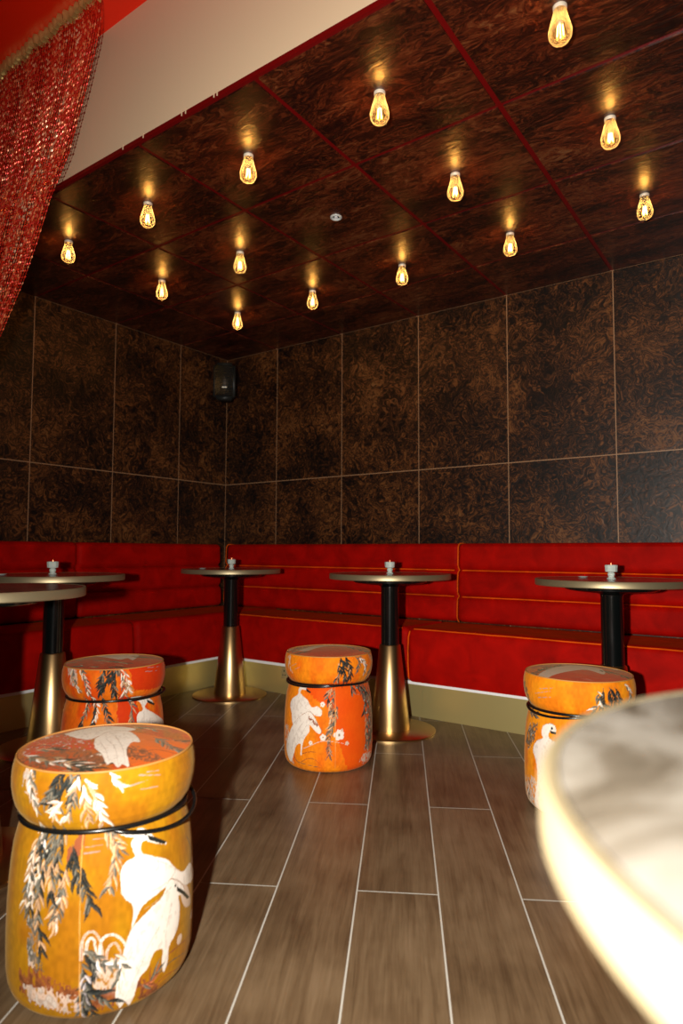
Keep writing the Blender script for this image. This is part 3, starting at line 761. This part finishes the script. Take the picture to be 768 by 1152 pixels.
# ------------------------------------------------------------------ printed velvet stools
R0 = .183
PAL = {'W': (232,220,208), 'P': (214,186,166), 'D': (30,32,30), 'G': (84,80,70), 'T': (158,122,90), 'B': (140,75,45), 'L': (150,140,140), 'R': (200,35,8), 'R2': (222,72,8), 'O': (215,95,15), 'Y': (225,165,90)}
lin = lambda c: np.array([((x/255+.055)/1.055)**2.4 for x in c])
class Canvas:
    """colours laid out over cloth in millimetres: x along the girth, y up (or x, y across the round top)"""
    def __init__(s, x0, x1, y0, y1, ppm, base, seed):
        s.x0, s.y0, s.k = x0, y0, ppm; s.W = int((x1-x0)*ppm); s.H = int((y1-y0)*ppm)
        s.rg = np.random.RandomState(seed); s.a = np.ones((s.H, s.W, 3))*lin(base)
        s.noise = s.smooth(9); s.fine = s.smooth(45); s.fine2 = s.smooth(110)
    def smooth(s, n):
        g = s.rg.rand(n+2, 2*n+2); yy = np.linspace(0, n, s.H); xx = np.linspace(0, 2*n, s.W)
        iy = yy.astype(int); ix = xx.astype(int); fy = (yy-iy)[:, None]; fx = (xx-ix)[None]
        fy = fy*fy*(3-2*fy); fx = fx*fx*(3-2*fx)
        a, b_, c, d = g[iy][:, ix], g[iy][:, ix+1], g[iy+1][:, ix], g[iy+1][:, ix+1]
        return (a*(1-fx)+b_*fx)*(1-fy)+(c*(1-fx)+d*fx)*fy
    def poly(s, pts, col, alpha=1, rag=0, tex=None):
        P = (np.array(pts, float)-[s.x0, s.y0])*s.k
        x0, y0 = np.floor(P.min(0)-2).astype(int); x1, y1 = np.ceil(P.max(0)+2).astype(int)
        x0, y0 = max(0, x0), max(0, y0); x1, y1 = min(s.W, x1), min(s.H, y1)
        if x1 <= x0 or y1 <= y0: return
        acc = np.zeros((y1-y0, x1-x0))
        for sx, sy in ((.25,.25),(.75,.25),(.25,.75),(.75,.75)):
            X, Y = np.meshgrid(np.arange(x0, x1)+sx, np.arange(y0, y1)+sy)
            if rag:
                X = X+(s.fine[y0:y1, x0:x1]-.5)*rag*s.k; Y = Y+(s.fine2[y0:y1, x0:x1]-.5)*rag*s.k
            ins = np.zeros(X.shape, bool); n = len(P)
            for i in range(n):
                ax, ay = P[i]; bx, by = P[(i+1) % n]
                if ay == by: continue
                c = (ay > Y) != (by > Y); ins ^= c & (X < (bx-ax)*(Y-ay)/(by-ay)+ax)
            acc += ins*.25
        al = acc*alpha
        if tex is not None: al = al*np.clip((s.fine2[y0:y1, x0:x1]*.3+s.fine[y0:y1, x0:x1]*.9-tex)*6, 0, 1)
        s.a[y0:y1, x0:x1] = s.a[y0:y1, x0:x1]*(1-al[..., None])+lin(col)*al[..., None]
    def path(s, pts, col, w0, w1=None, alpha=1):
        w1 = w0 if w1 is None else w1; P = s.curve(pts, 14); n = len(P); L, Rr = [], []
        for i in range(n):
            t = P[min(i+1, n-1)]-P[max(i-1, 0)]; t = t/(np.linalg.norm(t)+1e-9); nn = np.array((-t[1], t[0])); w_ = (w0+(w1-w0)*i/(n-1))/2
            L.append(P[i]+nn*w_); Rr.append(P[i]-nn*w_)
        s.poly(L+Rr[::-1], col, alpha)
    def curve(s, pts, n):
        P = np.array(pts, float)
        if len(P) < 3: return np.array([P[0]+(P[-1]-P[0])*i/(n-1) for i in range(n)])
        out = []; Q = np.vstack([2*P[0]-P[1], P, 2*P[-1]-P[-2]])
        for i in range(1, len(Q)-2):
            for t in np.linspace(0, 1, n, endpoint=False):
                a, b_, c, d = Q[i-1:i+3]
                out.append(.5*(2*b_+(c-a)*t+(2*a-5*b_+4*c-d)*t*t+(3*b_-a-3*c+d)*t**3))
        out.append(P[-1]); return np.array(out)
    def leaf(s, p, ang, L, w_, c1, c2):
        d = np.array((math.cos(ang), math.sin(ang))); n = np.array((-d[1], d[0])); bend = s.rg.uniform(-.12, .12)*L
        top, bot, mid = [], [], []
        for i in range(8):
            t = i/7; q = np.array(p)+d*L*t+n*bend*math.sin(PI*t); h = w_*math.sin(PI*t**.75)
            top.append(q+n*h); bot.append(q-n*h); mid.append(q)
        s.poly(top+mid[::-1], c1); s.poly(bot+mid[::-1], c2)
    def willow(s, pts, cols, ls=1):
        P = s.curve(pts, 12); s.path(pts, PAL['G'], 1.2)
        seg = np.r_[0, np.cumsum(np.linalg.norm(np.diff(P, axis=0), axis=1))]; tot = seg[-1]; d = 2.; side = 1
        while d < tot+4:
            i = min(np.searchsorted(seg, d), len(P)-1); q = P[i]; t = P[i]-P[max(i-1, 0)] if i else P[1]-P[0]
            a0 = math.atan2(t[1], t[0]); a = a0+side*s.rg.uniform(.15, .62)
            c = cols[s.rg.randint(len(cols))]; c1 = np.array(PAL[c], float)*s.rg.uniform(.8, 1.1)
            s.leaf(q, a, s.rg.uniform(20, 33)*ls*(1.25 if c == 'D' else 1.), s.rg.uniform(2.2, 3.7)*ls*(1.25 if c == 'D' else 1.), tuple(c1), tuple(np.minimum(245, c1*1.3+14)))
            d += s.rg.uniform(4.0, 6.5)*ls; side = -side
    def draw(s, items, ls=1):
        for kind, c, pts in items:
            if kind == 'blob':
                s.poly(pts, PAL[c], .9, 16, .35); s.poly(pts, tuple(x*.6 for x in PAL[c]), .6, 22, .68)
                if c != 'B': s.poly(pts, PAL['W'], .5, 18, .8)
            elif kind == 'poly': s.poly(pts, PAL[c], 1 if c in 'DB' else .85, 0 if c == 'D' else 10)
            elif kind == 'bird':
                P = s.curve(pts+[pts[0]], 4); s.poly(P, (150,110,80), 1, 1.5)
                cen = P.mean(0); s.poly(P*.985+cen*.015, PAL[c], 1, 1.5); s.poly(P, (205,190,178), .6, 3, .72)
            elif kind == 'line': s.path(pts, PAL[c], 2.6, 1.2)
            elif kind == 'seam': s.path(pts, PAL[c], 1.6, 1.6, .75)
            elif kind == 'stroke': s.path(pts, PAL[c], 2.2, 1., .8)
            elif kind == 'hair': s.path(pts, (170,150,135), 1.4, .5, .8)
            elif kind == 'arc': s.path(pts, PAL[c], 5.5, 3); s.path(pts, PAL['B'], 1., .6)
            elif kind == 'willow': s.willow(pts, c, ls)
            elif kind == 'dot':
                q, r_ = pts; s.poly([(q[0]+r_*math.cos(a), q[1]+r_*math.sin(a)) for a in np.linspace(0, 2*PI, 12)[:-1]], PAL[c])
            elif kind == 'flower':
                q, r_ = pts
                for k_ in range(5):
                    a = k_*1.257+q[0]; s.poly([(q[0]+r_*.6*math.cos(a)+r_*.5*math.cos(b_), q[1]+r_*.6*math.sin(a)+r_*.5*math.sin(b_)) for b_ in np.linspace(0, 2*PI, 10)[:-1]], PAL[c], 1, 3)
                s.poly([(q[0]+r_*.25*math.cos(b_), q[1]+r_*.25*math.sin(b_)) for b_ in np.linspace(0, 2*PI, 8)[:-1]], PAL['T'])
    def at(s, X, Y):
        ix = np.clip(((X-s.x0)*s.k).astype(int), 0, s.W-1); iy = np.clip(((Y-s.y0)*s.k).astype(int), 0, s.H-1); return s.a[iy, ix]

BODY = [(.150, 0), (.160, .001), (.168, .005), (.175, .013), (.180, .026), (.183, .045), (.1845, .08), (.1850, .12), (.1845, .17), (.1825, .215), (.180, .25), (.1765, .28), (.171, .305), (.1665, .322), (.162, .332), (.157, .338)]
CUSH = [(.157, .338), (.163, .342), (.170, .350), (.1765, .362), (.181, .378), (.184, .396), (.1845, .414), (.183, .430), (.180, .443), (.1765, .451)]
def resample(prof, step):
    P = np.array(prof); d = np.r_[0, np.cumsum(np.linalg.norm(np.diff(P, axis=0), axis=1))]; n = max(2, int(d[-1]/step))
    t = np.linspace(0, d[-1], n+1); return np.c_[np.interp(t, d, P[:, 0]), np.interp(t, d, P[:, 1])]
def ring_mesh(name, P, nseg, parent, colf, cap=False):
    th_ = np.linspace(-PI, PI, nseg, endpoint=False); m = len(P)
    T, Rr = np.meshgrid(th_, P[:, 0]); Z = np.repeat(P[:, 1][:, None], nseg, 1)
    V = np.stack([Rr*np.sin(T), -Rr*np.cos(T), Z], -1).reshape(-1, 3)
    i = np.arange(nseg); j = np.arange(m-1)[:, None]; k2 = (i+1) % nseg
    F = np.stack([j*nseg+i, j*nseg+k2, (j+1)*nseg+k2, (j+1)*nseg+i], -1).reshape(-1, 4)
    me = bpy.data.meshes.new(name); me.vertices.add(len(V)); me.vertices.foreach_set('co', V.ravel())
    me.loops.add(F.size); me.loops.foreach_set('vertex_index', F.ravel().astype(np.int32))
    me.polygons.add(len(F)); me.polygons.foreach_set('loop_start', np.arange(0, F.size, 4, dtype=np.int32))
    me.update(calc_edges=True); me.polygons.foreach_set('use_smooth', [True]*len(F)); me.materials.append(M['print'])
    C = np.ones((len(V), 4), np.float32); C[:, :3] = colf(T.ravel(), Rr.ravel(), Z.ravel(), V)
    at = me.attributes.new('print', 'FLOAT_COLOR', 'POINT'); at.data.foreach_set('color', C.ravel()); me.update()
    o = bpy.data.objects.new(name, me); COL.objects.link(o); o.parent = parent; return o
def make_stool(key, loc, label, base, topbase, mott, seg, seed, loop, hue2=None):
    face = math.atan2(-loc[1], -loc[0])+PI/2         # local -y looks at the camera side of the room
    t = empty('velvet_stool', (loc[0], loc[1], 0), face); tag(t, label, 'stool', 'printed velvet drum stools')
    half = PI*R0*1000/2
    cv = Canvas(-half, half, -5, 470, 1.0, base, seed)
    nz = np.clip((cv.noise-.35)*2.2, 0, 1)[..., None]; cv.a = cv.a*(1-nz*.75)+lin(mott)*nz*.75
    cv.a *= (.86+.28*cv.fine[..., None]); cv.draw(ART[key]['side'])
    ct = Canvas(-190, 190, -190, 190, 1.0, topbase, seed+5)
    nz = np.clip((ct.noise-.4)*2.5, 0, 1)[..., None]; ct.a = ct.a*(1-nz*.6)+lin(mott)*nz*.6
    ct.a *= (.8+.4*ct.fine[..., None])
    for k_ in range(26):                              # grey branches and leaves worked over the whole top
        a = ct.rg.uniform(0, 2*PI); r_ = ct.rg.uniform(70, 165); p_ = (r_*math.cos(a), r_*math.sin(a)); q_ = (p_[0]+ct.rg.uniform(-60, 60), p_[1]+ct.rg.uniform(-30, 30))
        ct.willow([p_, q_], ['GT', 'DB', 'PG', 'DDG'][k_ % 4], 1.0)
    ct.draw(ART[key]['top'], 1.2)
    def side(T, r_, Z, V):
        th_ = np.where(np.abs(T) <= PI/2, T, np.sign(T)*PI-T)   # the cloth's pattern comes round again behind
        return cv.at(th_*R0*1000, Z*1000)
    def top(T, r_, Z, V): return ct.at(V[:, 0]*1000, V[:, 1]*1000)
    step = 2*PI*R0/seg
    ring_mesh('body', resample(BODY, step), seg, t, side)
    cs = ring_mesh('cushion', resample(CUSH, step), seg, t, side)
    P = [(r_, .4515+.009*(1-(r_/.175)**2)) for r_ in np.linspace(.1755, .0006, int(.175/step))]
    ring_mesh('cushion_top', np.array(P), seg, cs, top)
    pr = [(.1762*math.sin(a), -.1762*math.cos(a), .4518) for a in np.linspace(0, 2*PI, 97)[:-1]]
    tube('piping', pr, .0022, M['pipe'], cs, 8, True)
    tube('wire_ring', [((.1665)*math.sin(a), -.1665*math.cos(a), .338+.002*math.cos(a*2)) for a in np.linspace(0, 2*PI, 97)[:-1]], .0048, M['blackwire'], t, 10, True)
    a0, a1, drop, out = loop; pts = []
    for i in range(41):
        s_ = i/40; a = a0+(a1-a0)*s_; e = math.sin(PI*s_)**.6
        pts.append(((.1685+out*e)*math.sin(a), -(.1685+out*e)*math.cos(a), .337-drop*math.sin(PI*min(1, s_*1.15))+.004*s_))
    tube('handle_loop', pts, .0042, M['blackwire'], t, 10)
    return t
M['pipe'] = mat('mustard_piping', (.5,.22,.05,1), .6)
make_stool('front', (-1.236, .872), 'mustard yellow velvet stool printed with white egrets, large in the left foreground', (170,117,11), (190,66,12), (160,96,12), 820, 11, (.10, 2.0, .020, .018))
make_stool('mid', (-1.655, 2.235), 'orange velvet stool with white egrets on its left side, centre of the floor', (232,130,18), (175,40,12), (228,100,14), 460, 23, (-1.7, .5, .006, .012))
make_stool('back', (-2.14, 1.532), 'red and orange velvet stool behind the big yellow one, brass cone beside it', (226,110,18), (190,36,10), (214,60,12), 460, 31, (.3, 2.0, -.003, .016))
make_stool('right', (-.661, 2.357), 'orange yellow velvet stool partly hidden by the blurred foreground table', (228,140,20), (175,28,8), (222,112,14), 460, 47, (-1.5, .4, .012, .012))
